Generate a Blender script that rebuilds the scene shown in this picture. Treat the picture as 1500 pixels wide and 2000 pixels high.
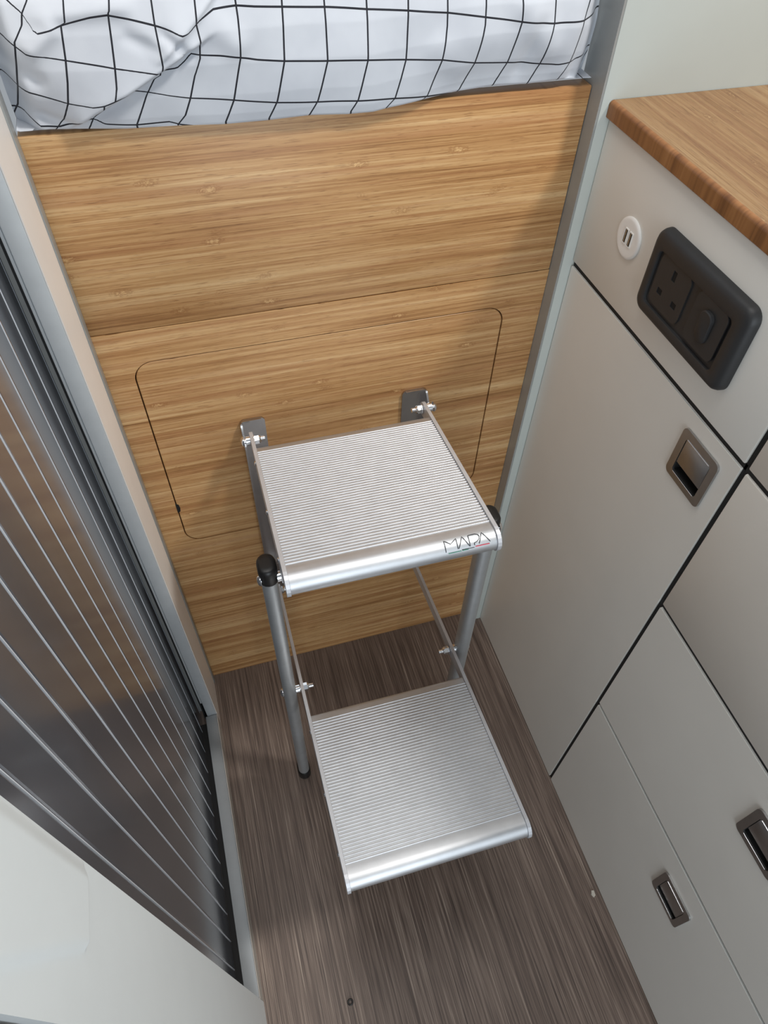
import bpy, bmesh, math
from mathutils import Vector, Matrix, noise

for o in list(bpy.data.objects):
    bpy.data.objects.remove(o, do_unlink=True)
scene = bpy.context.scene
COL = scene.collection
R = math.radians

# ------------------------------------------------------------------ camera
cam_d = bpy.data.cameras.new('camera')
cam = bpy.data.objects.new('camera', cam_d)
COL.objects.link(cam)
cam.location = (0.10485, -0.61146, 1.15384)
cam.rotation_euler = (R(39.1345), R(-1.4981), R(-16.5333))
cam_d.sensor_fit = 'VERTICAL'
cam_d.sensor_height = 36.0
cam_d.sensor_width = 27.0
cam_d.lens = 1357.54 / 2000 * 36
cam_d.clip_start = 0.01
scene.camera = cam

# ------------------------------------------------------------------ world, lights, exposure
world = bpy.data.worlds.new('world')
scene.world = world
world.use_nodes = True
bg = world.node_tree.nodes['Background']
bg.inputs['Color'].default_value = (0.86, 0.93, 1.0, 1)
bg.inputs['Strength'].default_value = 0.32

def area(name, loc, target, sx, sy, power, color):
    d = bpy.data.lights.new(name, 'AREA')
    d.shape = 'RECTANGLE'
    d.size = sx
    d.size_y = sy
    d.energy = power
    d.color = color
    o = bpy.data.objects.new(name, d)
    COL.objects.link(o)
    o.location = loc
    o.rotation_euler = (Vector(target) - Vector(loc)).to_track_quat('-Z', 'Y').to_euler()
    return o

# roof light over the kitchen side, and daylight from the open door behind the camera
area('roof_light', (1.20, -0.72, 2.50), (0.30, -0.10, 0.40), 0.24, 0.24, 25.5, (1.0, 0.97, 0.92))
area('door_daylight', (0.05, -2.2, 0.95), (0.22, 0.0, 0.55), 0.9, 1.6, 16.5, (0.84, 0.93, 1.0))
area('overhead_fill', (0.10, -0.14, 2.25), (0.22, -0.14, 0.0), 0.60, 0.50, 6.6, (1.0, 0.97, 0.93))  # unseen fill lamp added overhead to brighten the dark lower surfaces

scene.view_settings.view_transform = 'Standard'
scene.view_settings.look = 'None'
scene.view_settings.exposure = 0.25
scene.view_settings.gamma = 1.0
scene.view_settings.use_curve_mapping = False

# ------------------------------------------------------------------ helpers
def srgb(r, g, b):
    f = lambda c: c / 12.92 if c <= 0.04045 else ((c + 0.055) / 1.055) ** 2.4
    return (f(r / 255), f(g / 255), f(b / 255), 1)

def mat_new(name):
    m = bpy.data.materials.new(name)
    m.use_nodes = True
    nt = m.node_tree
    return m, nt, nt.nodes['Principled BSDF']

def nd(nt, kind, **kw):
    n = nt.nodes.new(kind)
    for k, v in kw.items():
        if k in n.inputs:
            n.inputs[k].default_value = v
        else:
            setattr(n, k, v)
    return n

def coords(nt, scale, loc=(0, 0, 0)):
    tc = nd(nt, 'ShaderNodeTexCoord')
    mp = nd(nt, 'ShaderNodeMapping')
    mp.inputs['Scale'].default_value = scale
    mp.inputs['Location'].default_value = loc
    nt.links.new(tc.outputs['Object'], mp.inputs['Vector'])
    return mp.outputs['Vector']

def ntex(nt, scale, detail=3.0, rough=0.55, loc=(0, 0, 0)):
    n = nd(nt, 'ShaderNodeTexNoise')
    n.inputs['Scale'].default_value = 1.0
    n.inputs['Detail'].default_value = detail
    n.inputs['Roughness'].default_value = rough
    nt.links.new(coords(nt, scale, loc), n.inputs['Vector'])
    return n.outputs['Fac']

def math_n(nt, op, a, b=None):
    n = nd(nt, 'ShaderNodeMath', operation=op)
    for i, v in enumerate((a, b)):
        if v is None:
            continue
        if isinstance(v, (int, float)):
            n.inputs[i].default_value = v
        else:
            nt.links.new(v, n.inputs[i])
    return n.outputs[0]

def ramp(nt, fac, stops):
    r = nd(nt, 'ShaderNodeValToRGB')
    e = r.color_ramp.elements
    while len(e) < len(stops):
        e.new(0.5)
    for i, (p, c) in enumerate(stops):
        e[i].position = p
        e[i].color = c
    nt.links.new(fac, r.inputs['Fac'])
    return r.outputs['Color']

def mixc(nt, fac, a, b, blend='MIX'):
    n = nd(nt, 'ShaderNodeMix', data_type='RGBA', blend_type=blend)
    def put(sock, v):
        if isinstance(v, (tuple, float, int)):
            sock.default_value = v
        else:
            nt.links.new(v, sock)
    put(n.inputs[0], fac)
    put(n.inputs[6], a)
    put(n.inputs[7], b)
    return n.outputs[2]

def bump(nt, bsdf, height, strength=0.2, dist=0.001):
    b = nd(nt, 'ShaderNodeBump')
    b.inputs['Strength'].default_value = strength
    b.inputs['Distance'].default_value = dist
    nt.links.new(height, b.inputs['Height'])
    nt.links.new(b.outputs['Normal'], bsdf.inputs['Normal'])

def plain(name, col, rough=0.5, metal=0.0, noise_amt=0.0, noise_scale=40.0, spec=None, coat=0.0, bump_amt=0.0):
    m, nt, b = mat_new(name)
    b.inputs['Roughness'].default_value = rough
    b.inputs['Metallic'].default_value = metal
    if spec is not None:
        b.inputs['Specular IOR Level'].default_value = spec
    if coat:
        b.inputs['Coat Weight'].default_value = coat
    f = ntex(nt, (noise_scale,) * 3, 4)
    lo = tuple(c * (1 - noise_amt) for c in col[:3]) + (1,)
    hi = tuple(min(1, c * (1 + noise_amt)) for c in col[:3]) + (1,)
    nt.links.new(ramp(nt, f, [(0.3, lo), (0.7, hi)]), b.inputs['Base Color'])
    if bump_amt:
        bump(nt, b, ntex(nt, (noise_scale * 12,) * 3, 3), bump_amt, 0.0004)
    return m

def axis_scale(along, s_long, s_cross, s_depth):
    return {'x': (s_long, s_depth, s_cross), 'y': (s_cross, s_long, s_depth)}[along]

def bamboo(name, along, tint=1.0, contrast=1.0, rough=0.42):
    m, nt, b = mat_new(name)
    sc = lambda l, c: axis_scale(along, l, c, 3.0)
    n1 = ntex(nt, sc(7, 620), 3, 0.65)
    n2 = ntex(nt, sc(3.0, 210), 3, 0.65, (3, 1, 7))
    n3 = ntex(nt, sc(1.4, 55), 2, 0.5, (9, 4, 2))
    n4 = ntex(nt, sc(42, 1300), 2, 0.7, (1, 8, 5))
    t = math_n(nt, 'ADD', math_n(nt, 'MULTIPLY', n1, 0.34), math_n(nt, 'MULTIPLY', n2, 0.36))
    t = math_n(nt, 'ADD', t, math_n(nt, 'MULTIPLY', n3, 0.30))
    t = math_n(nt, 'ADD', math_n(nt, 'MULTIPLY', math_n(nt, 'SUBTRACT', t, 0.5), 3.8 * contrast), 0.5)
    k = tint
    c = lambda r, g, bb: tuple(v * k for v in srgb(r, g, bb)[:3]) + (1,)
    col = ramp(nt, t, [(0.02, c(140, 97, 56)), (0.32, c(174, 128, 80)), (0.58, c(195, 152, 102)), (0.90, c(214, 177, 129))])
    # strips that lean towards red or straw
    n5 = ntex(nt, sc(2.2, 120), 2, 0.5, (6, 2, 4))
    red = ramp(nt, n5, [(0.50, (0, 0, 0, 1)), (0.66, (1, 1, 1, 1))])
    col = mixc(nt, math_n(nt, 'MULTIPLY', red, 0.5), col, c(168, 116, 74))
    # thin dark fibres
    fib = ramp(nt, n4, [(0.33, (1, 1, 1, 1)), (0.42, (0, 0, 0, 1))])
    col = mixc(nt, math_n(nt, 'MULTIPLY', fib, 0.65), col, c(120, 76, 40))
    # culm nodes: short pale/dark blotches scattered over the strips
    v = nd(nt, 'ShaderNodeTexVoronoi')
    v.inputs['Scale'].default_value = 1.0
    nt.links.new(coords(nt, sc(22, 62), (2.3, 0, 1.7)), v.inputs['Vector'])
    d = v.outputs['Distance']
    sep = nd(nt, 'ShaderNodeSeparateColor')
    nt.links.new(v.outputs['Color'], sep.inputs['Color'])
    pick = math_n(nt, 'GREATER_THAN', sep.outputs[0], 0.72)
    wob = ntex(nt, sc(300, 700), 3, 0.7, (5, 5, 5))
    dd = math_n(nt, 'ADD', d, math_n(nt, 'MULTIPLY', math_n(nt, 'SUBTRACT', wob, 0.5), 0.62))
    core = ramp(nt, dd, [(0.03, (1, 1, 1, 1)), (0.17, (0, 0, 0, 1))])
    ring = ramp(nt, dd, [(0.07, (0, 0, 0, 1)), (0.15, (1, 1, 1, 1)), (0.26, (0, 0, 0, 1))])
    col = mixc(nt, math_n(nt, 'MULTIPLY', math_n(nt, 'MULTIPLY', core, pick), 0.5), col, c(232, 192, 136))
    col = mixc(nt, math_n(nt, 'MULTIPLY', math_n(nt, 'MULTIPLY', ring, pick), 0.5), col, c(138, 86, 42))
    nt.links.new(col, b.inputs['Base Color'])
    b.inputs['Roughness'].default_value = rough
    bump(nt, b, n1, 0.10, 0.0005)
    return m

def floor_mat():
    m, nt, b = mat_new('streaked vinyl')
    n1 = ntex(nt, (640, 8, 1), 3, 0.7)
    n2 = ntex(nt, (260, 3, 1), 2, 0.6, (4, 2, 0))
    n3 = ntex(nt, (12, 6, 1), 2, 0.5, (1, 7, 0))
    t = math_n(nt, 'ADD', math_n(nt, 'MULTIPLY', n1, 0.52), math_n(nt, 'MULTIPLY', n2, 0.36))
    t = math_n(nt, 'ADD', t, math_n(nt, 'MULTIPLY', n3, 0.12))
    t = math_n(nt, 'ADD', math_n(nt, 'MULTIPLY', math_n(nt, 'SUBTRACT', t, 0.5), 3.0), 0.5)
    col = ramp(nt, t, [(0.05, srgb(54, 42, 36)), (0.40, srgb(100, 84, 75)), (0.68, srgb(128, 111, 100)), (0.98, srgb(176, 160, 146))])
    thin = ntex(nt, (1000, 9, 1), 2, 0.6, (2, 6, 0))
    tl = ramp(nt, thin, [(0.36, (1, 1, 1, 1)), (0.44, (0, 0, 0, 1))])
    col = mixc(nt, math_n(nt, 'MULTIPLY', tl, 0.6), col, srgb(44, 33, 28))
    spots = ntex(nt, (70, 55, 1), 4, 0.6, (8, 3, 0))
    sp = ramp(nt, spots, [(0.74, (0, 0, 0, 1)), (0.77, (1, 1, 1, 1))])
    col = mixc(nt, math_n(nt, 'MULTIPLY', sp, 0.6), col, srgb(48, 38, 32))
    nt.links.new(col, b.inputs['Base Color'])
    b.inputs['Roughness'].default_value = 0.48
    bump(nt, b, n1, 0.35, 0.0006)
    return m

def fabric_mat():
    m, nt, b = mat_new('white cotton with black grid')
    uv = nd(nt, 'ShaderNodeUVMap', uv_map='grid')
    sep = nd(nt, 'ShaderNodeSeparateXYZ')
    nt.links.new(uv.outputs['UV'], sep.inputs['Vector'])
    def line(s):
        f = math_n(nt, 'FRACT', math_n(nt, 'ADD', s, 0.5))
        d = math_n(nt, 'ABSOLUTE', math_n(nt, 'SUBTRACT', f, 0.5))
        return math_n(nt, 'LESS_THAN', d, 0.021)
    ln = math_n(nt, 'MAXIMUM', line(sep.outputs['X']), line(sep.outputs['Y']))
    tone = ntex(nt, (24, 24, 24), 3)
    base = ramp(nt, tone, [(0.3, srgb(192, 196, 204)), (0.7, srgb(202, 206, 213))])
    nt.links.new(mixc(nt, ln, base, srgb(26, 27, 36)), b.inputs['Base Color'])
    b.inputs['Roughness'].default_value = 0.9
    b.inputs['Sheen Weight'].default_value = 0.15
    bump(nt, b, ntex(nt, (900, 900, 900), 2), 0.06, 0.0004)
    return m

def scuffed(name, col, rough, metal, scr=0.5):
    """satin aluminium with faint scuffs"""
    m, nt, b = mat_new(name)
    n = ntex(nt, (60, 60, 60), 4)
    lo = tuple(c * 0.94 for c in col[:3]) + (1,)
    nt.links.new(ramp(nt, n, [(0.35, lo), (0.65, col)]), b.inputs['Base Color'])
    b.inputs['Metallic'].default_value = metal
    nr = ntex(nt, (25, 200, 25), 3)
    rr = nd(nt, 'ShaderNodeMapRange')
    rr.inputs['To Min'].default_value = rough - 0.05
    rr.inputs['To Max'].default_value = rough + 0.07
    nt.links.new(nr, rr.inputs['Value'])
    nt.links.new(rr.outputs[0], b.inputs['Roughness'])
    return m

def slat_mat():
    m, nt, b = mat_new('glossy grey slat')
    n = ntex(nt, (30, 30, 12), 4)
    col = ramp(nt, n, [(0.3, srgb(106, 110, 119)), (0.7, srgb(115, 119, 128))])
    # fine vertical scratches
    s = ntex(nt, (40, 240, 9), 4, 0.7, (3, 3, 3))
    sc = ramp(nt, s, [(0.735, (0, 0, 0, 1)), (0.75, (1, 1, 1, 1))])
    col = mixc(nt, math_n(nt, 'MULTIPLY', sc, 0.55), col, srgb(180, 176, 170))
    nt.links.new(col, b.inputs['Base Color'])
    b.inputs['Roughness'].default_value = 0.20
    b.inputs['Metallic'].default_value = 0.50
    b.inputs['Coat Weight'].default_value = 0.7
    b.inputs['Coat Roughness'].default_value = 0.14
    b.inputs['Coat IOR'].default_value = 1.7
    b.inputs['Specular IOR Level'].default_value = 0.8
    return m

def edge_mat():
    """worktop edge: short upright strips of darker bamboo"""
    m, nt, b = mat_new('bamboo strips on edge')
    n1 = ntex(nt, (2, 95, 6), 2, 0.6)
    n2 = ntex(nt, (2, 420, 14), 3, 0.6, (4, 4, 4))
    t = math_n(nt, 'ADD', math_n(nt, 'MULTIPLY', n1, 0.62), math_n(nt, 'MULTIPLY', n2, 0.38))
    t = math_n(nt, 'ADD', math_n(nt, 'MULTIPLY', math_n(nt, 'SUBTRACT', t, 0.5), 2.0), 0.5)
    col = ramp(nt, t, [(0.05, srgb(88, 54, 30)), (0.4, srgb(128, 84, 48)), (0.65, srgb(144, 97, 57)), (0.95, srgb(162, 116, 74))])
    nt.links.new(col, b.inputs['Base Color'])
    b.inputs['Roughness'].default_value = 0.4
    return m

M = dict(
    bamboo_x=bamboo('bamboo along x', 'x'),
    bamboo_y=bamboo('bamboo along y', 'y', 0.50, 0.7, 0.38),
    floor=floor_mat(),
    fabric=fabric_mat(),
    slat=slat_mat(),
    white_wall=plain('white wall board', srgb(192, 197, 191), 0.5, 0, 0.015, 20),
    bead=plain('pale joint bead', srgb(228, 234, 242), 0.3, 0, 0.02, 60),
    pale=plain('pale board edge', srgb(238, 232, 226), 0.45, 0, 0.02, 25),
    dark_board=plain('dark frame board', srgb(92, 88, 84), 0.5, 0, 0.04, 30),
    rail=plain('grey rail', srgb(140, 144, 147), 0.5, 0.15, 0.03, 60),
    rail_side=plain('pale rail side', srgb(186, 180, 172), 0.5, 0, 0.03, 60),
    cabinet=plain('white cabinet laminate', srgb(222, 219, 212), 0.36, 0, 0.02, 9),
    edging=plain('grey edging', srgb(196, 198, 194), 0.4, 0.1, 0.03, 60),
    moulded=plain('white moulded plastic', srgb(226, 231, 232), 0.42, 0, 0.01, 30, bump_amt=0.12),
    carcass=plain('dark carcass', srgb(38, 36, 34), 0.8, 0, 0.05, 30),
    alu=scuffed('satin aluminium', (0.60, 0.61, 0.64, 1), 0.50, 0.55),
    alu_rib=scuffed('ribbed aluminium', (0.60, 0.61, 0.63, 1), 0.46, 0.95),
    alu_tube=scuffed('anodised tube', (0.56, 0.58, 0.59, 1), 0.48, 0.85),
    alu_frame=plain('silver frame', srgb(204, 208, 210), 0.45, 0.2, 0.03, 60),
    alu_trim=plain('grey trim profile', srgb(160, 162, 160), 0.42, 0.25, 0.03, 60),
    steel=plain('stainless bracket', (0.50, 0.48, 0.47, 1), 0.26, 1.0, 0.05, 80),
    chrome=plain('zinc plated bolt', (0.82, 0.83, 0.85, 1), 0.14, 1.0, 0.02, 80),
    nickel=plain('brushed nickel', (0.46, 0.46, 0.46, 1), 0.32, 1.0, 0.05, 90),
    rubber=plain('black rubber', srgb(26, 24, 23), 0.42, 0, 0.1, 60),
    black=plain('black plastic', srgb(42, 42, 43), 0.5, 0, 0.08, 60, bump_amt=0.15),
    gap=plain('black gap shade', srgb(24, 24, 24), 0.7, 0, 0.05, 60),  # near-black colour standing in for shade in the cabinet gaps
    hole=plain('dark recess', srgb(8, 8, 8), 0.8, 0, 0.05, 60),
    usb=plain('white plastic', srgb(238, 236, 232), 0.3, 0, 0.01, 50),
    edge_bamboo=edge_mat(),
    ink=plain('black print', srgb(40, 44, 48), 0.5, 0, 0.02, 50),
    ink_red=plain('red print', srgb(200, 60, 80), 0.5, 0, 0.02, 50),
    ink_green=plain('green print', srgb(70, 140, 120), 0.5, 0, 0.02, 50),
    paper=plain('pale scrap', srgb(196, 190, 178), 0.8, 0, 0.05, 200),
    seal=plain('dark seal', srgb(20, 20, 21), 0.6, 0, 0.05, 60),
)

def root(name, loc, label=None, cat=None, group=None, kind=None):
    o = bpy.data.objects.new(name, None)
    o.empty_display_size = 0.02
    COL.objects.link(o)
    o.location = loc
    tag(o, label, cat, group, kind)
    return o

def tag(o, label=None, cat=None, group=None, kind=None):
    for k, v in (('label', label), ('category', cat), ('group', group), ('kind', kind)):
        if v:
            o[k] = v
    return o

def base_of(o):
    p = Vector((0, 0, 0))
    while o is not None:
        p += o.location
        o = o.parent
    return p

def link(name, bm, mat, parent=None, origin=None, smooth=None):
    """bmesh in world coordinates -> one mesh object (children keep the parent's origin)"""
    org = base_of(parent) if parent else Vector(origin or (0, 0, 0))
    for v in bm.verts:
        v.co -= org
    bmesh.ops.recalc_face_normals(bm, faces=bm.faces[:])
    me = bpy.data.meshes.new(name)
    bm.to_mesh(me)
    bm.free()
    me.materials.append(M[mat] if isinstance(mat, str) else mat)
    if smooth is not None:
        for p in me.polygons:
            p.use_smooth = True
        me.set_sharp_from_angle(angle=R(smooth))
    o = bpy.data.objects.new(name, me)
    COL.objects.link(o)
    if parent:
        o.parent = parent
    else:
        o.location = org
    return o

def box(bm, lo, hi, bev=0.0, seg=2):
    lo, hi = Vector(lo), Vector(hi)
    r = bmesh.ops.create_cube(bm, size=1.0, matrix=Matrix.Translation((lo + hi) / 2) @ Matrix.Diagonal((*(hi - lo), 1)))
    if bev:
        es = list({e for v in r['verts'] for e in v.link_edges})
        bmesh.ops.bevel(bm, geom=es, offset=bev, segments=seg, profile=0.5, affect='EDGES')
    return bm

def boxo(name, lo, hi, mat, parent=None, bev=0.0, seg=2, origin=None):
    return link(name, box(bmesh.new(), lo, hi, bev, seg), mat, parent, origin, 40 if bev else None)

def tube(bm, a, b, r0, r1=None, n=24, caps=True):
    a, b = Vector(a), Vector(b)
    d = b - a
    mt = Matrix.Translation((a + b) / 2) @ d.to_track_quat('Z', 'Y').to_matrix().to_4x4()
    bmesh.ops.create_cone(bm, cap_ends=caps, segments=n, radius1=r0, radius2=r0 if r1 is None else r1, depth=d.length, matrix=mt)
    return bm

def lathe(bm, a, axis, prof, n=28):
    """prof: (distance along axis, radius)"""
    a = Vector(a)
    q = Vector(axis).normalized().to_track_quat('Z', 'Y')
    rings = []
    for d, r in prof:
        if r < 1e-6:
            rings.append([bm.verts.new(a + q @ Vector((0, 0, d)))])
        else:
            rings.append([bm.verts.new(a + q @ Vector((r * math.cos(2 * math.pi * i / n), r * math.sin(2 * math.pi * i / n), d))) for i in range(n)])
    for p, s in zip(rings, rings[1:]):
        for i in range(n):
            j = (i + 1) % n
            if len(p) == 1 and len(s) == 1:
                continue
            if len(p) == 1:
                bm.faces.new((p[0], s[i], s[j]))
            elif len(s) == 1:
                bm.faces.new((p[i], p[j], s[0]))
            else:
                bm.faces.new((p[i], p[j], s[j], s[i]))
    for rg in (rings[0], rings[-1]):
        if len(rg) > 2:
            bm.faces.new(rg)
    return bm

def prism(bm, pts, off):
    """planar loop of 3D points extruded by a vector"""
    off = Vector(off)
    a = [bm.verts.new(Vector(p)) for p in pts]
    b = [bm.verts.new(Vector(p) + off) for p in pts]
    n = len(a)
    bm.faces.new(a)
    bm.faces.new(b[::-1])
    for i in range(n):
        j = (i + 1) % n
        bm.faces.new((a[i], b[i], b[j], a[j]))
    return bm

def rrect(u0, v0, u1, v1, r, n=6):
    out = []
    for cu, cv, a0 in ((u1 - r, v1 - r, 0), (u0 + r, v1 - r, 90), (u0 + r, v0 + r, 180), (u1 - r, v0 + r, 270)):
        for i in range(n + 1):
            a = R(a0 + 90 * i / n)
            out.append((cu + r * math.cos(a), cv + r * math.sin(a)))
    return out

def holed(bm, outer, holes, to3, off):
    """flat plate with holes: 2D loops -> to3(u, v) -> extruded by off"""
    off = Vector(off)
    loops = []
    edges = []
    for lp in [outer] + holes:
        vs = [bm.verts.new(Vector(to3(*p))) for p in lp]
        loops.append(vs)
        for i in range(len(vs)):
            edges.append(bm.edges.new((vs[i], vs[(i + 1) % len(vs)])))
    r = bmesh.ops.triangle_fill(bm, use_beauty=True, use_dissolve=False, edges=edges)
    fs = [f for f in r['geom'] if isinstance(f, bmesh.types.BMFace)]
    top = {v: bm.verts.new(v.co + off) for lp in loops for v in lp}
    for f in fs:
        bm.faces.new([top[v] for v in reversed(f.verts)])
    for lp in loops:
        for i in range(len(lp)):
            j = (i + 1) % len(lp)
            bm.faces.new((lp[i], lp[j], top[lp[j]], top[lp[i]]))
    return bm

def smooth01(t):
    t = max(0.0, min(1.0, t))
    return t * t * (3 - 2 * t)

# ================================================================== SETTING
tag(boxo('floor', (-0.45, -1.7, -0.02), (1.15, 0.22, 0.0), 'floor'), 'dark brown streaked vinyl floor of the narrow aisle', kind='structure')
XT = 0.4905          # end of the white partition
YW = -0.0188         # its face
tag(boxo('wall_back', (XT + 0.0012, YW, 0), (1.15, 0.02, 1.95), 'white_wall', bev=0.0012), 'white partition wall behind the kitchen worktop', kind='structure')
tag(boxo('trim_1', (XT - 0.0008, YW + 0.0006, 0), (XT + 0.0012, 0.02, 1.95), 'alu_trim'), 'grey edge profile on the end of the white partition', kind='structure')

# left side: shower door frame, floor rail, sliding slatted door and white jamb
post = root('trim_2', (-0.016, -0.045, 0), 'silver door post between the slatted door and the bamboo panel', kind='structure')
boxo('post_body', (-0.016, -0.090, 0), (-0.0010, -0.0165, 1.95), 'alu_frame', post, 0.0008)
boxo('side_board', (-0.0009, -0.0896, 0), (0, -0.0165, 1.95), 'pale', post)
boxo('cover_strip', (-0.020, -0.0150, 0), (0.0012, -0.0002, 1.95), 'alu_trim', post, 0.0008)
boxo('lip', (-0.0190, -0.0885, 0.085), (-0.0165, -0.070, 1.95), 'alu_frame', post, 0.0006)
boxo('brush_seal', (-0.0215, -0.086, 0.0), (-0.0193, -0.068, 1.95), 'seal', post)
boxo('inner_channel', (-0.0270, -0.080, 0.04), (-0.0217, -0.060, 1.95), 'alu_trim', post, 0.0006)

rail = root('trim_3', (-0.01, -0.28, 0), 'low silver floor rail running under the slatted door', kind='structure')
boxo('rail_body', (-0.0190, -0.4965, 0), (-0.0010, -0.0905, 0.038), 'rail', rail, 0.001)
boxo('side_board', (-0.0009, -0.4965, 0), (0, -0.0905, 0.0375), 'rail_side', rail)
boxo('track_gasket', (-0.0300, -0.4965, 0), (-0.0195, -0.0905, 0.010), 'seal', rail)

XD = -0.030           # face of the slats
door = root('door_1', (XD - 0.004, -0.28, 0), 'dark glossy shower door made of narrow upright slats', kind='structure')
pitch = 0.0348
y_end = -0.4650
bm0 = bmesh.new()
prof = [(XD - 0.006, 0), (XD - 0.0012, 0), (XD - 0.0004, 0.0007), (XD, 0.0020), (XD, pitch - 0.0030), (XD - 0.0004, pitch - 0.0017), (XD - 0.0012, pitch - 0.0010), (XD - 0.006, pitch - 0.0010)]
edges_y = [y_end + 0.0135 + pitch * i for i in range(14)]
for k, y0 in enumerate([y_end - 0.0215] + edges_y[:-1]):
    bm = bmesh.new()
    prism(bm, [(x, y0 + y, 0.012) for x, y in prof], (0, 0, 1.93))
    link('slat', bm, 'slat', door)
    bm = bmesh.new()
    prism(bm, [(XD - 0.0025, y0 + pitch - 0.0012, 0.012), (XD + 0.0001, y0 + pitch - 0.0009, 0.012), (XD + 0.0001, y0 + pitch - 0.0002, 0.012), (XD - 0.0025, y0 + pitch + 0.0004, 0.012)], (0, 0, 1.93))
    link('joint_bead', bm, 'bead', door)

# white jamb with a moulded finger recess
jamb = root('wall_left', (-0.02, -0.53, 0), 'white moulded jamb at the near end of the slatted door', kind='structure')
def jamb_x(y, z):
    """face of the jamb: a shallow dished grip with soft edges in the upper part"""
    lo = smooth01((z - 0.7885) / 0.0045)
    yn = -0.5360 - (z - 0.79) * 0.19
    nr = smooth01((y - yn) / 0.0050)
    fade = smooth01((-0.4970 - y) / 0.010)
    return 0.0028 * lo * nr * fade
bm = bmesh.new()
ys = [-0.4970 - 0.0670 * i / 60 for i in range(61)]
zs = [0.0, 0.3, 0.6, 0.75, 0.78] + [0.785 + 0.0008 * i for i in range(16)] + [0.80 + 0.01 * i for i in range(1, 31)] + [1.5, 1.95]
g = [[bm.verts.new((jamb_x(y, z), y, z)) for y in ys] for z in zs]
for j in range(len(zs) - 1):
    for i in range(len(ys) - 1):
        bm.faces.new((g[j][i], g[j][i + 1], g[j + 1][i + 1], g[j + 1][i]))
for i0 in (0, len(ys) - 1):
    bk = [bm.verts.new((-0.0042, ys[i0], z)) for z in zs]
    for j in range(len(zs) - 1):
        bm.faces.new((g[j][i0], g[j + 1][i0], bk[j + 1], bk[j]))
link('jamb_face', bm, 'moulded', jamb, smooth=40)
boxo('jamb_core', (-0.055, -0.5640, 0), (-0.0042, -0.4970, 1.95), 'moulded', jamb)
tag(boxo('trim_4', (-0.055, -0.80, 0), (-0.004, -0.5650, 1.95), 'dark_board', bev=0.001), 'dark frame board beside the white jamb', kind='structure')

# ================================================================== BAMBOO PANEL UNDER THE BED
panel = root('bed_front_panel', (0.245, 0.009, 0), 'bamboo panel under the bed with a rounded removable hatch', 'panel')
ZG = 0.7306
X0, X1 = 0.0, XT - 0.0012
bm = bmesh.new()
box(bm, (X0, 0, ZG + 0.0004), (X1, 0.018, 0.9150), 0.0012, 2)
link('upper_board', bm, 'bamboo_x', panel, smooth=40)
hx0, hx1, hz0, hz1 = 0.0300, 0.4420, 0.3900, 0.6908
bm = bmesh.new()
to3 = lambda x, z: (x, 0.0, z)
holed(bm, [(X0, 0.0005), (X1, 0.0005), (X1, ZG - 0.0004), (X0, ZG - 0.0004)], [rrect(hx0 - 0.0013, hz0 - 0.0013, hx1 + 0.0013, hz1 + 0.0013, 0.0220, 10)[::-1]], to3, (0, 0.018, 0))
link('lower_board', bm, 'bamboo_x', panel)
bm = bmesh.new()
lp = rrect(hx0 + 0.0006, hz0 + 0.0006, hx1 - 0.0006, hz1 - 0.0006, 0.0200, 10)
lp2 = rrect(hx0, hz0, hx1, hz1, 0.0206, 10)
a = [bm.verts.new((x, 0.0002, z)) for x, z in lp]
b = [bm.verts.new((x, 0.0009, z)) for x, z in lp2]
c = [bm.verts.new((x, 0.0175, z)) for x, z in lp2]
bm.faces.new(a)
bm.faces.new(c[::-1])
for i in range(len(a)):
    j = (i + 1) % len(a)
    bm.faces.new((a[i], b[i], b[j], a[j]))
    bm.faces.new((b[i], c[i], c[j], b[j]))
hatch = link('hatch', bm, 'bamboo_x', panel)
bm = bmesh.new()
prism(bm, [(x, -0.0004, z) for x, z in ((0.0285, 0.4690), (0.0322, 0.4670), (0.0330, 0.4600), (0.0322, 0.4540), (0.0285, 0.4520))], (0, 0.0018, 0))
link('finger_notch', bm, 'hole', hatch)
boxo('backing', (X0, 0.0185, 0.0), (X1, 0.024, 0.912), 'carcass', panel)  # added dark sheet for the void; keeps world light out of the gaps

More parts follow.
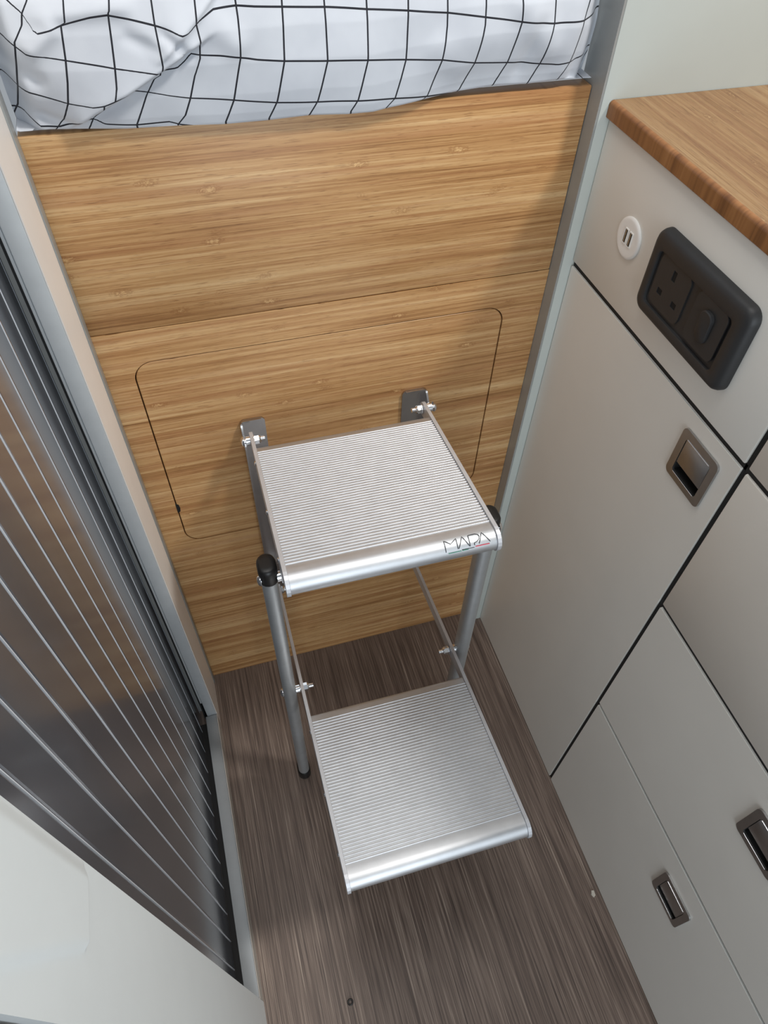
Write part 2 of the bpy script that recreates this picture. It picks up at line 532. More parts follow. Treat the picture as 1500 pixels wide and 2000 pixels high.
# ================================================================== DUVET ON THE BED
V_LINES=[[(0.038,1.001),(0.032,0.994),(0.030,0.988),(0.022,0.979),(0.021,0.975),(0.017,0.962),(0.013,0.949),(0.007,0.933),(0.001,0.925)],
[(0.061,1.002),(0.058,0.988),(0.055,0.987),(0.052,0.967),(0.049,0.953),(0.045,0.939),(0.038,0.926),(0.029,0.918)],
[(0.091,1.000),(0.089,0.993),(0.088,0.992),(0.086,0.975),(0.084,0.960),(0.082,0.948),(0.079,0.940),(0.070,0.937),(0.068,0.930),(0.059,0.925),(0.054,0.918)],
[(0.119,0.999),(0.118,0.985),(0.118,0.970),(0.118,0.960),(0.115,0.952),(0.110,0.950),(0.102,0.940),(0.090,0.919)],
[(0.149,0.998),(0.147,0.983),(0.148,0.973),(0.146,0.961),(0.140,0.950),(0.134,0.935),(0.128,0.923),(0.121,0.916)],
[(0.178,0.996),(0.178,0.984),(0.176,0.960),(0.167,0.931),(0.158,0.914)],
[(0.212,0.995),(0.209,0.956),(0.201,0.928),(0.193,0.914)],
[(0.244,0.993),(0.243,0.954),(0.234,0.926),(0.226,0.914)],
[(0.277,0.991),(0.276,0.952),(0.268,0.924),(0.260,0.912)],
[(0.310,0.990),(0.308,0.950),(0.300,0.922),(0.292,0.914)],
[(0.342,0.988),(0.342,0.971),(0.339,0.948),(0.330,0.921),(0.324,0.916)],
[(0.374,0.987),(0.374,0.970),(0.369,0.943),(0.360,0.922),(0.358,0.920)],
[(0.404,0.985),(0.405,0.971),(0.399,0.941),(0.390,0.922)],
[(0.434,0.984),(0.435,0.968),(0.430,0.938),(0.423,0.921)],
[(0.466,0.982),(0.463,0.966),(0.459,0.937),(0.451,0.922)],
[(0.498,0.981),(0.495,0.963),(0.489,0.941),(0.478,0.922)]]
H_LINES=[[(0.022,1.004),(0.032,0.994),(0.037,0.983),(0.058,0.987),(0.075,0.990),(0.087,0.991),(0.101,0.988),(0.118,0.984),(0.128,0.981),(0.135,0.978),(0.141,0.979),(0.150,0.985),(0.161,0.990),(0.178,0.991),(0.191,0.990),(0.212,0.989),(0.245,0.987),(0.277,0.984),(0.309,0.982),(0.343,0.979),(0.374,0.975),(0.405,0.971),(0.435,0.968),(0.463,0.968),(0.486,0.971)],
[(0.014,0.983),(0.021,0.977),(0.027,0.972),(0.051,0.967),(0.084,0.960),(0.116,0.955),(0.128,0.956),(0.140,0.964),(0.162,0.962),(0.176,0.960),(0.188,0.958),(0.209,0.956),(0.243,0.954),(0.276,0.952),(0.308,0.950),(0.339,0.948),(0.369,0.943),(0.399,0.941),(0.429,0.938),(0.447,0.936),(0.459,0.937),(0.485,0.942)],
[(0.004,0.956),(0.013,0.949),(0.045,0.939),(0.062,0.936),(0.070,0.937),(0.092,0.944),(0.103,0.942),(0.119,0.938),(0.134,0.935),(0.167,0.931),(0.184,0.929),(0.201,0.927),(0.234,0.925),(0.268,0.923),(0.300,0.922),(0.330,0.920),(0.359,0.919),(0.407,0.916),(0.452,0.913),(0.492,0.914)],
[(-0.006,0.930),(0.006,0.931),(0.010,0.931),(0.020,0.922),(0.033,0.921),(0.051,0.925),(0.059,0.925),(0.067,0.921),(0.090,0.919),(0.115,0.919),(0.123,0.916),(0.134,0.914),(0.181,0.902),(0.268,0.891),(0.363,0.887),(0.501,0.883)]]
HEM=[(-0.000,0.921),(0.003,0.919),(0.026,0.919),(0.082,0.916),(0.121,0.915),(0.157,0.913),(0.193,0.913),(0.227,0.914),(0.259,0.912),(0.282,0.912),(0.295,0.914),(0.327,0.917),(0.359,0.920),(0.392,0.922),(0.423,0.921),(0.451,0.922),(0.465,0.922),(0.485,0.921)]


def interp(pts, key, t, out):
    """piecewise linear, extended past both ends"""
    p = sorted(pts, key=lambda q: q[key])
    if t <= p[0][key]:
        i = 0
    elif t >= p[-1][key]:
        i = len(p) - 2
        return p[-1][out]
    else:
        i = max(k for k in range(len(p) - 1) if p[k][key] <= t)
    if t <= p[0][key]:
        return p[0][out]
    d = p[i + 1][key] - p[i][key]
    return p[i][out] if d < 1e-9 else p[i][out] + (p[i + 1][out] - p[i][out]) * (t - p[i][key]) / d

def grid_index(vals, t, up=True):
    """fractional index of t in an increasing list of line positions"""
    if t <= vals[0]:
        return (t - vals[0]) / 0.032
    for i in range(len(vals) - 1):
        if vals[i] <= t <= vals[i + 1]:
            return i + (t - vals[i]) / max(1e-6, vals[i + 1] - vals[i])
    return len(vals) - 1 + (t - vals[-1]) / 0.032

def seg_d(x, z, a, b):
    """signed distance (left of a->b positive) and parameter along a segment"""
    ax, az = a
    dx, dz = b[0] - ax, b[1] - az
    L2 = dx * dx + dz * dz
    t = ((x - ax) * dx + (z - az) * dz) / L2
    s = ((x - ax) * -dz + (z - az) * dx) / math.sqrt(L2)
    return s, t

def folds(x, z):
    """how far the cloth stands out (towards the aisle) at x, z"""
    h = 0.0
    # big overlap fold climbing from the hem at the left to the middle
    for a, b, amp, w in (((0.045, 0.921), (0.150, 0.972), 0.010, 0.012), ((0.118, 0.962), (0.165, 0.998), 0.005, 0.012)):
        s, t = seg_d(x, z, a, b)
        k = smooth01(t * 4 + 0.5) * smooth01((1 - t) * 4 + 0.5)
        h += amp * k * (smooth01(s / 0.0035 + 0.5)) * math.exp(-max(0, s) / (w * 2.2))
    # creases: small ridges and valleys
    for a, b, amp, w in (((0.000, 0.975), (0.030, 0.953), -0.004, 0.006), ((0.000, 0.955), (0.026, 0.925), -0.003, 0.006),
                         ((0.040, 0.992), (0.100, 0.995), 0.004, 0.006), ((0.050, 0.986), (0.028, 0.972), 0.004, 0.006),
                         ((0.120, 0.980), (0.142, 0.962), -0.003, 0.004), ((0.150, 0.990), (0.178, 0.965), 0.003, 0.010),
                         ((0.060, 0.925), (0.085, 0.938), -0.003, 0.004), ((0.405, 0.985), (0.440, 0.945), 0.003, 0.012),
                         ((0.425, 0.970), (0.410, 0.930), -0.002, 0.006), ((0.455, 0.985), (0.452, 0.925), 0.002, 0.010),
                         ((0.470, 0.975), (0.466, 0.920), -0.004, 0.006), ((0.020, 0.930), (0.045, 0.922), -0.003, 0.004),
                         ((0.330, 0.960), (0.360, 0.935), 0.0015, 0.012), ((0.095, 0.978), (0.120, 0.968), -0.002, 0.005)):
        s, t = seg_d(x, z, a, b)
        k = smooth01(t * 3 + 0.6) * smooth01((1 - t) * 3 + 0.6)
        h += amp * k * math.exp(-(s / w) ** 2)
    h += 0.0016 * noise.noise(Vector((x * 26, z * 26, 3.1))) + 0.0028 * noise.noise(Vector((x * 9, z * 11, 7.7)))
    return h

def duvet_mesh():
    nx, nz = 210, 150
    xs = [0.0015 + (0.4872 - 0.0015) * i / nx for i in range(nx + 1)]
    bm = bmesh.new()
    uvl = bm.loops.layers.uv.new('grid')
    rows = []
    uvs = {}
    path = [(-0.08, 0.018, 0.0008), (-0.03, 0.004, 0.0004), (0.0, -0.0050, 0.0), (0.03, -0.0062, 0.0015), (0.10, -0.0075, 0.008), (0.25, -0.0085, 0.022), (0.45, -0.0080, 0.043),
            (0.62, -0.0045, 0.064), (0.74, 0.0020, 0.083), (0.84, 0.016, 0.103), (0.91, 0.045, 0.121), (1.0, 0.10, 0.134), (1.08, 0.17, 0.137)]
    for j in range(nz + 1):
        s = path[0][0] + (path[-1][0] - path[0][0]) * j / nz
        yb = interp([(p[0], p[1]) for p in path], 0, s, 1)
        zb = interp([(p[0], p[2]) for p in path], 0, s, 1)
        row = []
        for x in xs:
            hem = interp(HEM, 0, x, 1)
            z = hem + zb + (0.915 - hem) * smooth01((zb - 0.02) / 0.1)
            k = smooth01(s / 0.05 + 0.3) * (1 - smooth01((s - 0.75) / 0.2) * 0.4)
            y = yb - folds(x, z) * k
            # where the hem lies on top of the board it starts a little further back
            y += 0.0050 * smooth01((hem - 0.9145) / 0.005) * (1 - smooth01((s - 0.05) / 0.4))
            # rounded ends beside the post and the partition
            e = min(x - 0.0015, 0.4872 - x)
            y += 0.022 * (1 - smooth01(e / 0.020)) * (1 if s > 0 else 0)
            v = bm.verts.new((x, y, z))
            if s >= 0.80:
                z8 = interp([(p[0], p[2]) for p in path], 0, 0.80, 1)
                zz = hem + z8 + (0.915 - hem) * smooth01((z8 - 0.02) / 0.1) + (s - 0.80) * 0.75
                zq = 1.003
            else:
                zz = z
                zq = z
            cu = grid_index([interp(l, 1, min(max(zq, 0.915), 1.003), 0) for l in V_LINES], x)
            hv = [interp(l, 0, x, 1) for l in H_LINES][::-1]
            cv = grid_index(hv, zz)
            uvs[v] = (cu, cv)
            row.append(v)
        rows.append(row)
    for j in range(nz):
        for i in range(nx):
            f = bm.faces.new((rows[j][i], rows[j][i + 1], rows[j + 1][i + 1], rows[j + 1][i]))
            for l in f.loops:
                l[uvl].uv = uvs[l.vert]
    return bm

o = link('duvet', duvet_mesh(), 'fabric', origin=(0.245, 0.0, 0.915), smooth=180)
tag(o, 'white cotton bedding with thin black grid lines on the bed', 'bedding')

# ================================================================== KITCHEN SIDE
XC = 0.50306
VY = -0.3317
G1, G2, G3 = 0.7478, 0.5428, 0.2995
T = 0.016
GAP = 0.0029

def front(name, parent, y0, y1, z0, z1, holes=()):
    """door or drawer front: slab with softened edges and optional cut-outs"""
    bm = bmesh.new()
    if holes:
        lp = rrect(y0, z0, y1, z1, 0.0012, 2)
        holed(bm, lp, [h[::-1] for h in holes], lambda y, z: (XC, y, z), (T, 0, 0))
        return link(name, bm, 'cabinet', parent)
    box(bm, (XC, y0, z0), (XC + T, y1, z1), 0.0012, 2)
    return link(name, bm, 'cabinet', parent, smooth=40)

def edge_strip(parent, y0, y1, z):
    boxo('edging', (XC + 0.0003, y0 + 0.0006, z - 0.0010), (XC + 0.0014, y1 - 0.0006, z + 0.0003), 'edging', parent)

def pull(parent, yc, zc):
    """square flush pull: plate with a slot below a flat flap; far side is +y"""
    w, hgt = 0.0262, 0.0277
    sl_y, z_lo, z_mid, z_hi = 0.0185, zc - 0.0205, zc - 0.0095, zc + 0.0190
    bm = bmesh.new()
    outer = rrect(yc - w, zc - hgt, yc + w, zc + hgt, 0.0055, 5)
    hole = rrect(yc - sl_y, z_lo, yc + sl_y, z_hi, 0.003, 4)
    holed(bm, outer, [hole[::-1]], lambda y, z: (XC - 0.0022, y, z), (0.0020, 0, 0))
    h = link('handle', bm, 'nickel', parent, smooth=30)
    bm = bmesh.new()
    box(bm, (XC - 0.0019, yc - sl_y + 0.0005, z_mid), (XC - 0.0004, yc + sl_y - 0.0005, z_hi - 0.0005), 0.0005, 2)
    link('flap', bm, 'nickel', h, smooth=40)
    # bright rolled lips above and below the opening
    for zz in (z_lo, z_hi):
        bm = bmesh.new()
        tube(bm, (XC - 0.0023, yc - sl_y + 0.002, zz), (XC - 0.0023, yc + sl_y - 0.002, zz), 0.0005, n=8)
        link('lip', bm, 'chrome', h, smooth=60)
    bm = bmesh.new()
    box(bm, (XC - 0.0006, yc - sl_y - 0.0002, z_lo - 0.0002), (XC + 0.0135, yc + sl_y + 0.0002, z_hi))
    for f in [f for f in bm.faces if f.calc_center_median().x < XC]:
        bm.faces.remove(f)
    link('cavity', bm, 'hole', h)
    return h

def slot_hole(yc, zc):
    return rrect(yc - 0.0197, zc - 0.0216, yc + 0.0197, zc + 0.0202, 0.003, 4)

# tall unit next to the partition
cab = root('kitchen_cabinet', (0.78, (YW + VY) / 2, 0), 'white cabinet with one tall door beside the partition, sockets above the door', 'cabinet')
boxo('body', (XC + T + 0.0006, VY + 0.0003, 0), (1.10, YW - 0.0006, 0.8935), 'carcass', cab)
front('fascia', cab, VY + GAP, YW - 0.0004, G1 + GAP, 0.8936)
d = front('door', cab, VY + GAP, YW - 0.0012, 0.0035, G1 - GAP, [slot_hole(-0.2860, 0.7020)])
edge_strip(d, VY + GAP, YW - 0.0012, G1 - GAP)
pull(d, -0.2860, 0.7020)

# drawer unit towards the camera
cab2 = root('kitchen_cabinet', (0.78, -0.62, 0), 'white cabinet with a stack of wide drawers nearest the camera', 'cabinet')
YN = -0.93
boxo('body', (XC + T + 0.0006, YN, 0), (1.10, VY - 0.0003, 0.8935), 'carcass', cab2)
front('fascia', cab2, YN, VY - GAP, G1 + GAP, 0.8936)
front('drawer_front', cab2, YN, VY - GAP, G2 + GAP, G1 - GAP)
d = front('drawer_front', cab2, YN, VY - GAP, G3 + GAP, G2 - GAP, [slot_hole(-0.5575, 0.4795)])
edge_strip(d, YN, VY - GAP, G2 - GAP)
pull(d, -0.5575, 0.4795)
d = front('drawer_front', cab2, YN, VY - GAP, 0.0035, G3 - GAP, [slot_hole(-0.5580, 0.2300)])
edge_strip(d, YN, VY - GAP, G3 - GAP)
pull(d, -0.5580, 0.2300)

# black strips added in the gaps between the fronts: shade put in as colour
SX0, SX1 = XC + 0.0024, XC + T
boxo('gap_shade', (SX0, VY + 0.0004, G1 - GAP), (SX1, YW - 0.0014, G1 + GAP), 'gap', cab)
boxo('gap_shade', (SX0, VY - GAP, 0.001), (SX1, VY - 0.0001, 0.8930), 'gap', cab2)
boxo('gap_shade', (SX0, VY, 0.001), (SX1, VY + GAP, 0.8930), 'gap', cab)
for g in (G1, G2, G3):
    boxo('gap_shade', (SX0, YN, g - GAP), (SX1, VY - GAP, g + GAP), 'gap', cab2)

# worktop: thick bamboo board with a rounded upper edge
bm = bmesh.new()
WX, WZ, WT = 0.4990, 0.9090, 0.0150
wt = root('worktop', (0.8, -0.45, WZ - WT), 'solid bamboo kitchen worktop with a rounded front edge', 'worktop')
XE = WX + 0.0040
prism(bm, [(1.10, YW - 0.0006, WZ - WT), (XE, YW - 0.0006, WZ - WT), (XE, YW - 0.0006, WZ), (1.10, YW - 0.0006, WZ)], (0, -0.93, 0))
link('board', bm, 'bamboo_y', wt)
bm = bmesh.new()
pe = [(XE, WZ - WT), (WX + 0.001, WZ - WT), (WX, WZ - WT + 0.001)]
for i in range(7):
    a = R(180 - 90 * i / 6)
    pe.append((WX + 0.0040 + 0.0040 * math.cos(a), WZ - 0.0040 + 0.0040 * math.sin(a)))
prism(bm, [(x, YW - 0.0006, z) for x, z in pe], (0, -0.93, 0))
link('front_edge', bm, 'edge_bamboo', wt, smooth=35)

# ------------------------------------------------------------------ socket on the fascia
sock = root('power_socket', (XC, -0.2085, 0.823), 'black mains socket with a rocker switch on the white fascia', 'socket')
sy0, sy1, sz0, sz1 = -0.2790, -0.1445, 0.7810, 0.8595
def ring_loft(bm, loops, close_last=False):
    vs = [[bm.verts.new(p) for p in lp] for lp in loops]
    for a, b in zip(vs, vs[1:]):
        n = len(a)
        for i in range(n):
            j = (i + 1) % n
            bm.faces.new((a[i], a[j], b[j], b[i]))
    if close_last:
        bm.faces.new(vs[-1])
    return vs
bm = bmesh.new()
def rr(in_, x, rad):
    k = 1.0 + 0.28 * smooth01((in_ - 0.002) / 0.008)      # broader rim above and on the near side
    return [(x, y, z) for y, z in rrect(sy0 + in_ * k, sz0 + in_, sy1 - in_, sz1 - in_ * k, rad, 7)]
ring_loft(bm, [rr(0, XC - 0.0002, 0.011), rr(0.0003, XC - 0.004, 0.011), rr(0.0014, XC - 0.0070, 0.0105), rr(0.0034, XC - 0.0092, 0.010), rr(0.0065, XC - 0.0102, 0.008), rr(0.0118, XC - 0.0102, 0.006), rr(0.0128, XC - 0.0096, 0.005), rr(0.0131, XC - 0.0072, 0.004)], True)
link('surround', bm, 'black', sock, smooth=50)
# socket module with three pin holes
def module(name, y0, y1, z0, z1, x_face, holes, rad=0.008):
    bm = bmesh.new()
    lp = rrect(y0, z0, y1, z1, rad, 6)
    holed(bm, lp, [h[::-1] for h in holes], lambda y, z: (x_face, y, z), (0.0045, 0, 0))
    return link(name, bm, 'black', sock)
my = -0.1840
mz = 0.8212
pins = [rrect(my - 0.0026, mz + 0.0070, my + 0.0026, mz + 0.0162, 0.0004, 2),
        rrect(my + 0.0076, mz - 0.0120, my + 0.0146, mz - 0.0066, 0.0004, 2),
        rrect(my - 0.0146, mz - 0.0120, my - 0.0076, mz - 0.0066, 0.0004, 2)]
mod = module('socket_face', my - 0.0225, my + 0.0225, mz - 0.0235, mz + 0.0228, XC - 0.0086, pins)
for p in pins:
    ys = [q[0] for q in p]
    zs = [q[1] for q in p]
    boxo('pin_hole', (XC - 0.0078, min(ys) - 0.0004, min(zs) - 0.0004), (XC - 0.0073, max(ys) + 0.0004, max(zs) + 0.0004), 'hole', mod)
sy = -0.2385
module('switch_plate', sy - 0.0205, sy + 0.0205, mz - 0.0225, mz + 0.0225, XC - 0.0096, [], 0.007)
bm = bmesh.new()
lp0 = rrect(sy - 0.0075, mz - 0.0140, sy + 0.0075, mz + 0.0140, 0.0065, 7)
lp1 = rrect(sy - 0.0066, mz - 0.0131, sy + 0.0066, mz + 0.0131, 0.0058, 7)
ring_loft(bm, [[(XC - 0.0097, y, z) for y, z in lp0], [(XC - 0.0114 - (z - mz) * 0.06, y, z) for y, z in lp0], [(XC - 0.0122 - (z - mz) * 0.06, y, z) for y, z in lp1]], True)
link('rocker', bm, 'black', sock, smooth=40)

# ------------------------------------------------------------------ round charger
usb = root('usb_charger', (XC, -0.1002, 0.8205), 'round white charger with two small ports on the fascia', 'charger')
bm = bmesh.new()
lathe(bm, (XC - 0.0001, -0.1002, 0.8205), (-1, 0, 0), [(0, 0.0190), (0.0010, 0.0190), (0.0018, 0.0183), (0.0022, 0.0165), (0.0021, 0.0140), (0.0021, 0)], 48)
link('bezel', bm, 'usb', usb, smooth=40)
for yc in (-0.0966, -0.1044):
    bm = bmesh.new()
    holed(bm, rrect(yc - 0.0029, 0.8140, yc + 0.0029, 0.8285, 0.0006, 2), [rrect(yc - 0.0021, 0.8150, yc + 0.0021, 0.8275, 0.0004, 2)[::-1]], lambda y, z: (XC - 0.0029, y, z), (0.0009, 0, 0))
    p = link('port', bm, 'usb', usb)
    boxo('port_hole', (XC - 0.0025, yc - 0.0022, 0.8149), (XC - 0.0021, yc + 0.0022, 0.8276), 'hole', p)
    boxo('port_tongue', (XC - 0.0028, yc - 0.0004, 0.8155), (XC - 0.0024, yc + 0.0012, 0.8270), 'nickel', p)

# ================================================================== FOLDING STEP
TILT, YAW = R(8.08), R(-0.607)
EX = Vector((math.cos(YAW), math.sin(YAW), 0))
EF = Vector((math.sin(YAW) * math.cos(TILT), -math.cos(YAW) * math.cos(TILT), math.sin(TILT)))   # forwards, slightly up
EU = EX.cross(EF) * -1
if EU.z < 0:
    EU = -EU
W = 0.2125
PT = 0.0040
step = root('folding_step', (0.240, -0.25, 0), 'silver aluminium folding step with two ribbed treads fixed to the bamboo panel', 'step')

def tread(name, org, label):
    """extruded tread: smooth back strip, ribs, rounded nose"""
    o = Vector(org)
    prof = []                                     # (forward, up)
    prof += [(-0.0075, -0.0200), (-0.0075, -0.0075)]
    for i in range(5):
        a = R(180 - 90 * i / 4)
        prof.append((-0.0015 + 0.0060 * math.cos(a), -0.0068 + 0.0060 * math.sin(a)))
    nr = 46
    s0, s1 = 0.0040, 0.1835
    p = (s1 - s0) / nr
    for i in range(nr):
        s = s0 + p * i
        prof += [(s, -0.0006), (s + p * 0.04, -0.0001), (s + p * 0.13, 0.0003), (s + p * 0.22, 0.0004), (s + p * 0.31, 0.0003), (s + p * 0.40, -0.0001), (s + p * 0.44, -0.0006)]
    prof.append((0.1850, -0.0004))
    rn = 0.0125
    for i in range(13):
        a = R(90 - 180 * i / 12)
        prof.append((0.1915 + rn * math.cos(a), -0.0004 - rn + rn * math.sin(a)))
    prof += [(0.186, -0.0250), (0.186, -0.0200)]
    bm = bmesh.new()
    x0 = PT + 0.0002
    wd = W - 2 * PT - 0.0004
    prism(bm, [o + EX * x0 + EF * s + EU * u for s, u in prof], EX * wd)
    t = link(name, bm, 'alu_rib', step, smooth=35)
    t['label'] = label
    return t

UO = Vector((0.1332, -0.0548, 0.5932))
LO = Vector((0.1339, -0.2563, 0.3088))
upper = tread('tread', UO, 'upper ribbed tread')
lower = tread('tread', LO, 'lower ribbed tread')

def side_plate(org, side, back, depth, ear=0):
    """flat bar along the tread edge, reaching back to the wall rail"""
    o = Vector(org) + EX * (0 if side < 0 else W - PT)
    rn = 0.0142
    cu = -0.0142 + 0.0018
    top = 0.0018
    pts = [(-back, -depth * 0.5 + top)]
    re = depth / 2
    pts = []
    for i in range(9):
        a = R(270 - 180 * i / 8)
        pts.append((-back + re * math.cos(a), top - re + re * math.sin(a)))
    pts.append((-0.006, top))
    for i in range(11):
        a = R(90 - 180 * i / 10)
        pts.append((0.1915 + rn * math.cos(a), cu + rn * math.sin(a)))
    if ear:                                        # tab that carries the leg pivot
        pts.append((ear + 0.012, cu - rn))
        for i in range(7):
            a = R(-180 * i / 6)
            pts.append((ear + 0.009 * math.cos(a), -0.0480 + 0.009 * math.sin(a)))
        pts.append((ear - 0.012, cu - rn))
    pts.append((-0.004, cu - rn))
    pts.append((-0.014, top - depth))
    bm = bmesh.new()
    prism(bm, [o + EF * s + EU * u for s, u in pts], EX * PT)
    return link('side_plate', bm, 'alu', step)

BACK_U = 0.0300
BACK_L = 0.2290
plates = {}
for side in (-1, 1):
    plates['u', side] = side_plate(UO, side, BACK_U, 0.018, 0.148)
    plates['l', side] = side_plate(LO, side, BACK_L, 0.018)

# rivets on the outer faces
def rivets(org, side, pl):
    for s in (0.012, 0.095, 0.165):
        c = Vector(org) + EX * (0 if side < 0 else W) + EF * s + EU * -0.0095
        bm = bmesh.new()
        lathe(bm, c, EX * side, [(-0.0005, 0.0030), (0.0005, 0.0030), (0.0014, 0.0022), (0.0018, 0)], 14)
        link('rivet', bm, 'chrome', pl, smooth=60)
for side in (-1, 1):
    rivets(UO, side, plates['u', side])
    rivets(LO, side, plates['l', side])

# legs with black caps and feet
LEG_Y = -0.203
LEGX = {-1: 0.1195, 1: 0.3600}

def stadium(cx_, cy_, z, a, b, n=9):
    """flat-sided oval section: half width a (x), half length b (y)"""
    out = []
    for s_, a0 in ((1, 0), (-1, 180)):
        for i in range(n + 1):
            t_ = R(a0 + 180 * i / n)
            out.append(Vector((cx_ + a * math.cos(t_), cy_ + s_ * (b - a) + a * math.sin(t_), z)))
    return out

def oval_solid(secs):
    bm = bmesh.new()
    vs = [[bm.verts.new(p) for p in stadium(*s_)] for s_ in secs]
    for p, q in zip(vs, vs[1:]):
        for i in range(len(p)):
            j = (i + 1) % len(p)
            bm.faces.new((p[i], p[j], q[j], q[i]))
    bm.faces.new(vs[0][::-1])
    bm.faces.new(vs[-1])
    return bm

for side in (-1, 1):
    lx = LEGX[side]
    yb, yt = LEG_Y - 0.006, LEG_Y
    leg = link('leg', oval_solid([(lx, yb, 0.008, 0.0083, 0.0122), (lx, yt, 0.572, 0.0083, 0.0122)]), 'alu_tube', step, smooth=40)
    secs = [(0.5610, 0.0092, 0.0131), (0.5618, 0.0098, 0.0137), (0.5790, 0.0098, 0.0137), (0.5818, 0.0094, 0.0133), (0.5838, 0.0083, 0.0122), (0.5846, 0.0066, 0.0105), (0.5848, 0.0030, 0.0066)]
    link('end_cap', oval_solid([(lx, yt, z, a, b) for z, a, b in secs]), 'rubber', leg, smooth=50)
    secs = [(0.0006, 0.0094, 0.0133), (0.0014, 0.0100, 0.0139), (0.0200, 0.0097, 0.0136), (0.0215, 0.0086, 0.0126)]
    link('rubber_foot', oval_solid([(lx, yb, z, a, b) for z, a, b in secs]), 'rubber', leg, smooth=50)

# wall rails: long channels with a top lip and one outer flange
for side in (-1, 1):
    xo = 0.1262 if side < 0 else 0.3562      # outer face
    xi = 0.1552 if side < 0 else 0.3246
    z0, z1, t, dp = 0.2350, 0.5910, 0.0022, 0.0215
    bm = bmesh.new()
    lo, hi = min(xo, xi), max(xo, xi)
    # back plate with rounded upper corners
    pts = []
    for x, z in [(lo, z0), (hi, z0)]:
        pts.append((x, z))
    for i in range(5):
        a = R(90 * i / 4)
        pts.append((hi - 0.005 + 0.005 * math.cos(a), z1 - 0.005 + 0.005 * math.sin(a)))
    for i in range(5):
        a = R(90 + 90 * i / 4)
        pts.append((lo + 0.005 + 0.005 * math.cos(a), z1 - 0.005 + 0.005 * math.sin(a)))
    prism(bm, [(x, -0.0003 - t, z) for x, z in pts], (0, t, 0))
    rl = link('wall_rail', bm, 'steel', step, smooth=40)
    # flange and lip as one bent strip
    strip = []
    sgn = -side                               # towards the inside
    rc = 0.005
    strip += [(xo, z0), (xo, z1 - 0.05)] + [(xo, z1 - 0.03 + 0.004 * i) for i in range(7)]
    for i in range(6):
        a = R(90 * i / 5)
        strip.append((xo + sgn * rc * (1 - math.cos(a)), z1 - rc + rc * math.sin(a)))
    strip.append((xi - sgn * 0.004, z1))
    inn = [(xo + sgn * t, z) for x, z in strip[:9]]
    for i in range(6):
        a = R(90 * i / 5)
        inn.append((xo + sgn * (t + (rc - t) * (1 - math.cos(a))), z1 - rc + (rc - t) * math.sin(a)))
    inn.append((xi - sgn * 0.004, z1 - t))
    bm = bmesh.new()
    n = len(strip)
    def dep(z):                               # the flange leans back towards the top
        return 0.0045 + (dp - 0.0045) * smooth01((z1 - z) / 0.026)
    A = [bm.verts.new((x, -t, z)) for x, z in strip]
    B = [bm.verts.new((x, -dep(z), z)) for x, z in strip]
    Cc = [bm.verts.new((x, -t, z)) for x, z in inn]
    D = [bm.verts.new((x, -dep(zs_), z)) for (x, z), (xs_, zs_) in zip(inn, strip)]
    for k in range(n - 1):
        bm.faces.new((A[k], A[k + 1], B[k + 1], B[k]))
        bm.faces.new((Cc[k], D[k], D[k + 1], Cc[k + 1]))
        bm.faces.new((B[k], B[k + 1], D[k + 1], D[k]))
        bm.faces.new((A[k], Cc[k], Cc[k + 1], A[k + 1]))
    for k in (0, n - 1):
        bm.faces.new((A[k], B[k], D[k], Cc[k]))
    link('flange', bm, 'steel', rl, smooth=40)

def bolt(xa, xb, y, z, parent, head_side, plate_x):
    """bolt along x from head (at xa) to thread end (xb) with nut next to the plate and washer spacer"""
    d = 1 if xb > xa else -1
    bm = bmesh.new()
    lathe(bm, (xa, y, z), (-d, 0, 0), [(-0.0004, 0.0062), (0.0010, 0.0060), (0.0026, 0.0045), (0.0034, 0.0022), (0.0036, 0)], 20)
    tube(bm, (xa, y, z), (xb, y, z), 0.0030, n=14)
    b = link('bolt', bm, 'chrome', parent, smooth=40)
    px = plate_x
    bm = bmesh.new()
    tube(bm, (px, y, z), (px + d * 0.0010, y, z), 0.0066, n=20)
    tube(bm, (px + d * 0.0010, y, z), (px + d * 0.0062, y, z), 0.0056, n=6)
    lathe(bm, (px + d * 0.0060, y, z), (d, 0, 0), [(0, 0.0050), (0.0016, 0.0044), (0.0024, 0.0034)], 16)
    link('nut', bm, 'chrome', b, smooth=30)
    return b

def spacer(x0, x1, y, z, parent):
    bm = bmesh.new()
    tube(bm, (x0, y, z), (x1, y, z), 0.0056, n=18)
    link('spacer', bm, 'chrome', parent, smooth=40)

for side in (-1, 1):
    xpl = (UO + EX * (PT if side < 0 else W - PT)).x      # inner face of the plates
    xpo = (UO + EX * (0 if side < 0 else W)).x
    d = -side
    # pivots in the wall rails
    pb = UO + EF * -(BACK_U - 0.001) + EU * -0.0072
    b = bolt(0.1258 if side < 0 else 0.3566, xpl + d * 0.013, pb.y, pb.z, step, side, xpl)
    spacer(0.1286 if side < 0 else 0.3538, xpo, pb.y, pb.z, b)
    pl = LO + EF * -(BACK_L - 0.001) + EU * -0.0072
    b = bolt(0.1258 if side < 0 else 0.3566, xpl + d * 0.013, pl.y, pl.z, step, side, xpl)
    # pivots on the legs
    lx = LEGX[side]
    for org in (UO, LO):
        s = (LEG_Y - org.y) / EF.y
        c = Vector(org) + EF * s + EU * (-0.0085 if org is LO else -0.0480)
        b = bolt(lx - d * 0.0087, xpl + d * 0.014, c.y, c.z, step, side, xpl)
        spacer(lx + d * 0.0080, xpo, c.y, c.z, b)

# lettering on the nose of the upper tread: M A P A with underlines
RN = 0.0125
def nose(xw, v):
    """point on the nose: xw across the tread, v metres of arc below the start of the rounding"""
    a = math.pi / 2 - v / RN
    return UO + EX * xw + EF * (0.1915 + (RN + 0.00030) * math.cos(a)) + EU * (-0.0004 - RN + (RN + 0.00030) * math.sin(a)), EF * math.cos(a) + EU * math.sin(a)

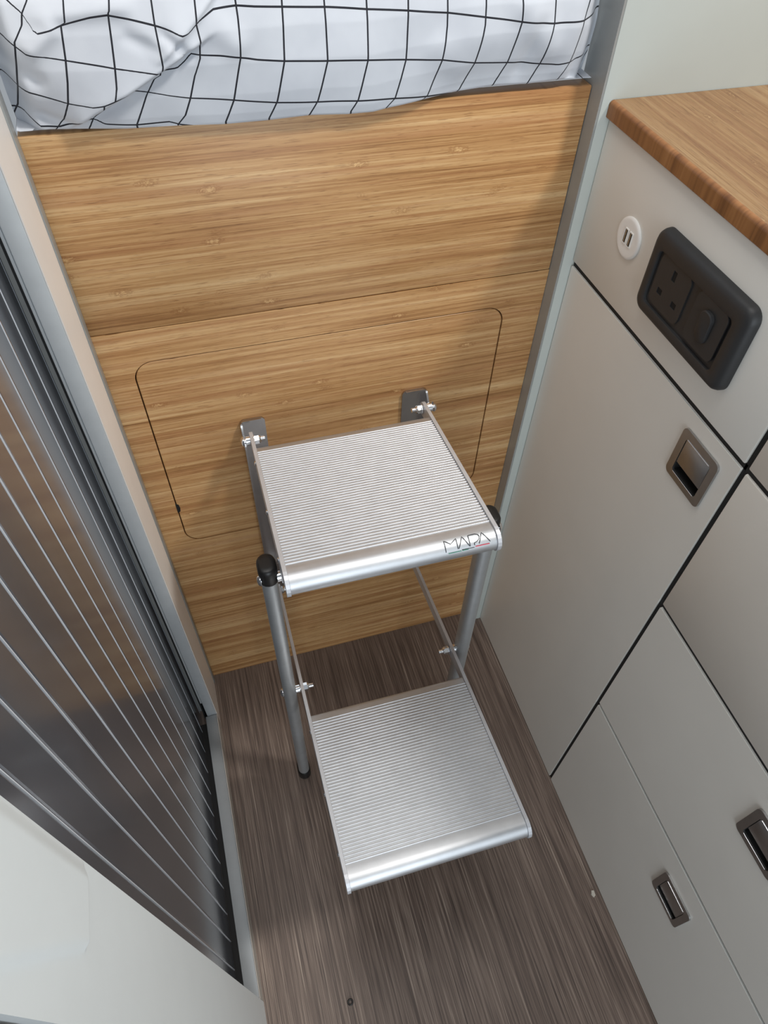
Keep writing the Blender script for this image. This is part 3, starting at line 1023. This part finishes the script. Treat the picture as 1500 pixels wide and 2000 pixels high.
def stroke(bm, pts, wd):
    dense = []
    for (x0, v0), (x1, v1) in zip(pts, pts[1:]):
        for i in range(5):
            dense.append((x0 + (x1 - x0) * i / 5, v0 + (v1 - v0) * i / 5))
    dense.append(pts[-1])
    pos = [nose(*p) for p in dense]
    vs = []
    for i, (p, nrm) in enumerate(pos):
        q = pos[min(i + 1, len(pos) - 1)][0] - pos[max(i - 1, 0)][0]
        side = q.cross(nrm).normalized() * wd / 2
        vs.append((bm.verts.new(p + side), bm.verts.new(p - side), bm.verts.new(p - side + nrm * 0.0002), bm.verts.new(p + side + nrm * 0.0002)))
    for a, b in zip(vs, vs[1:]):
        for i in range(4):
            j = (i + 1) % 4
            bm.faces.new((a[i], a[j], b[j], b[i]))
    bm.faces.new(vs[0])
    bm.faces.new(vs[-1])

def lx_(u):       # 0..1 across the lettering
    return 0.1555 + 0.0455 * u
def lv_(t):       # 0 top .. 1 base
    return 0.0020 + 0.0120 * t
def word(strokes, wd, mat, name):
    bm = bmesh.new()
    for s in strokes:
        stroke(bm, [(lx_(u), lv_(t)) for u, t in s], wd)
    return link(name, bm, mat, upper)
word([[(0.00, 1.0), (0.00, 0.05), (0.13, 0.42), (0.27, 0.05), (0.27, 0.92)]], 0.0007, 'ink', 'letter')
word([[(0.29, 0.92), (0.41, 0.0), (0.53, 0.88)]], 0.0007, 'ink', 'letter')
word([[(0.545, 0.92), (0.545, 0.02), (0.70, 0.00), (0.765, 0.10), (0.785, 0.28), (0.765, 0.48), (0.70, 0.66), (0.645, 0.72), (0.645, 0.90)]], 0.0007, 'ink', 'letter')
word([[(0.75, 0.85), (0.855, 0.0), (1.0, 0.86)]], 0.0007, 'ink', 'letter')
word([[(0.66, 1.02), (0.98, 1.02)]], 0.0008, 'ink_red', 'underline')
word([[(0.05, 1.14), (0.34, 1.14)], [(0.36, 1.13), (0.50, 1.13)]], 0.0006, 'ink_green', 'underline')
word([[(0.35, 1.06), (0.64, 1.08)]], 0.0004, 'ink', 'underline')

# ================================================================== SMALL THINGS ON THE FLOOR
bm = bmesh.new()
cx, cy = 0.1127, -0.5308
vs = []
for i in range(24):
    a = 2 * math.pi * i / 24
    ring = []
    for j in range(8):
        b_ = 2 * math.pi * j / 8
        rr_ = 0.0031 + 0.0011 * math.cos(b_)
        ring.append(bm.verts.new((cx + rr_ * math.cos(a), cy + rr_ * math.sin(a), 0.0012 + 0.0011 * math.sin(b_))))
    vs.append(ring)
for i in range(24):
    for j in range(8):
        bm.faces.new((vs[i][j], vs[(i + 1) % 24][j], vs[(i + 1) % 24][(j + 1) % 8], vs[i][(j + 1) % 8]))
o = link('rubber_ring', bm, 'rubber', origin=(cx, cy, 0), smooth=180)
tag(o, 'tiny black rubber ring lying on the brown floor', 'ring')
bm = bmesh.new()
prism(bm, [(0.4915, -0.5005, 0.0002), (0.4950, -0.5015, 0.0002), (0.4944, -0.5080, 0.0002), (0.4912, -0.5098, 0.0002), (0.4895, -0.5050, 0.0002)], (0.0004, 0, 0.0022))
o = link('scrap', bm, 'paper', origin=(0.4925, -0.505, 0))
tag(o, 'small pale scrap on the floor against the drawer cabinet', 'scrap')
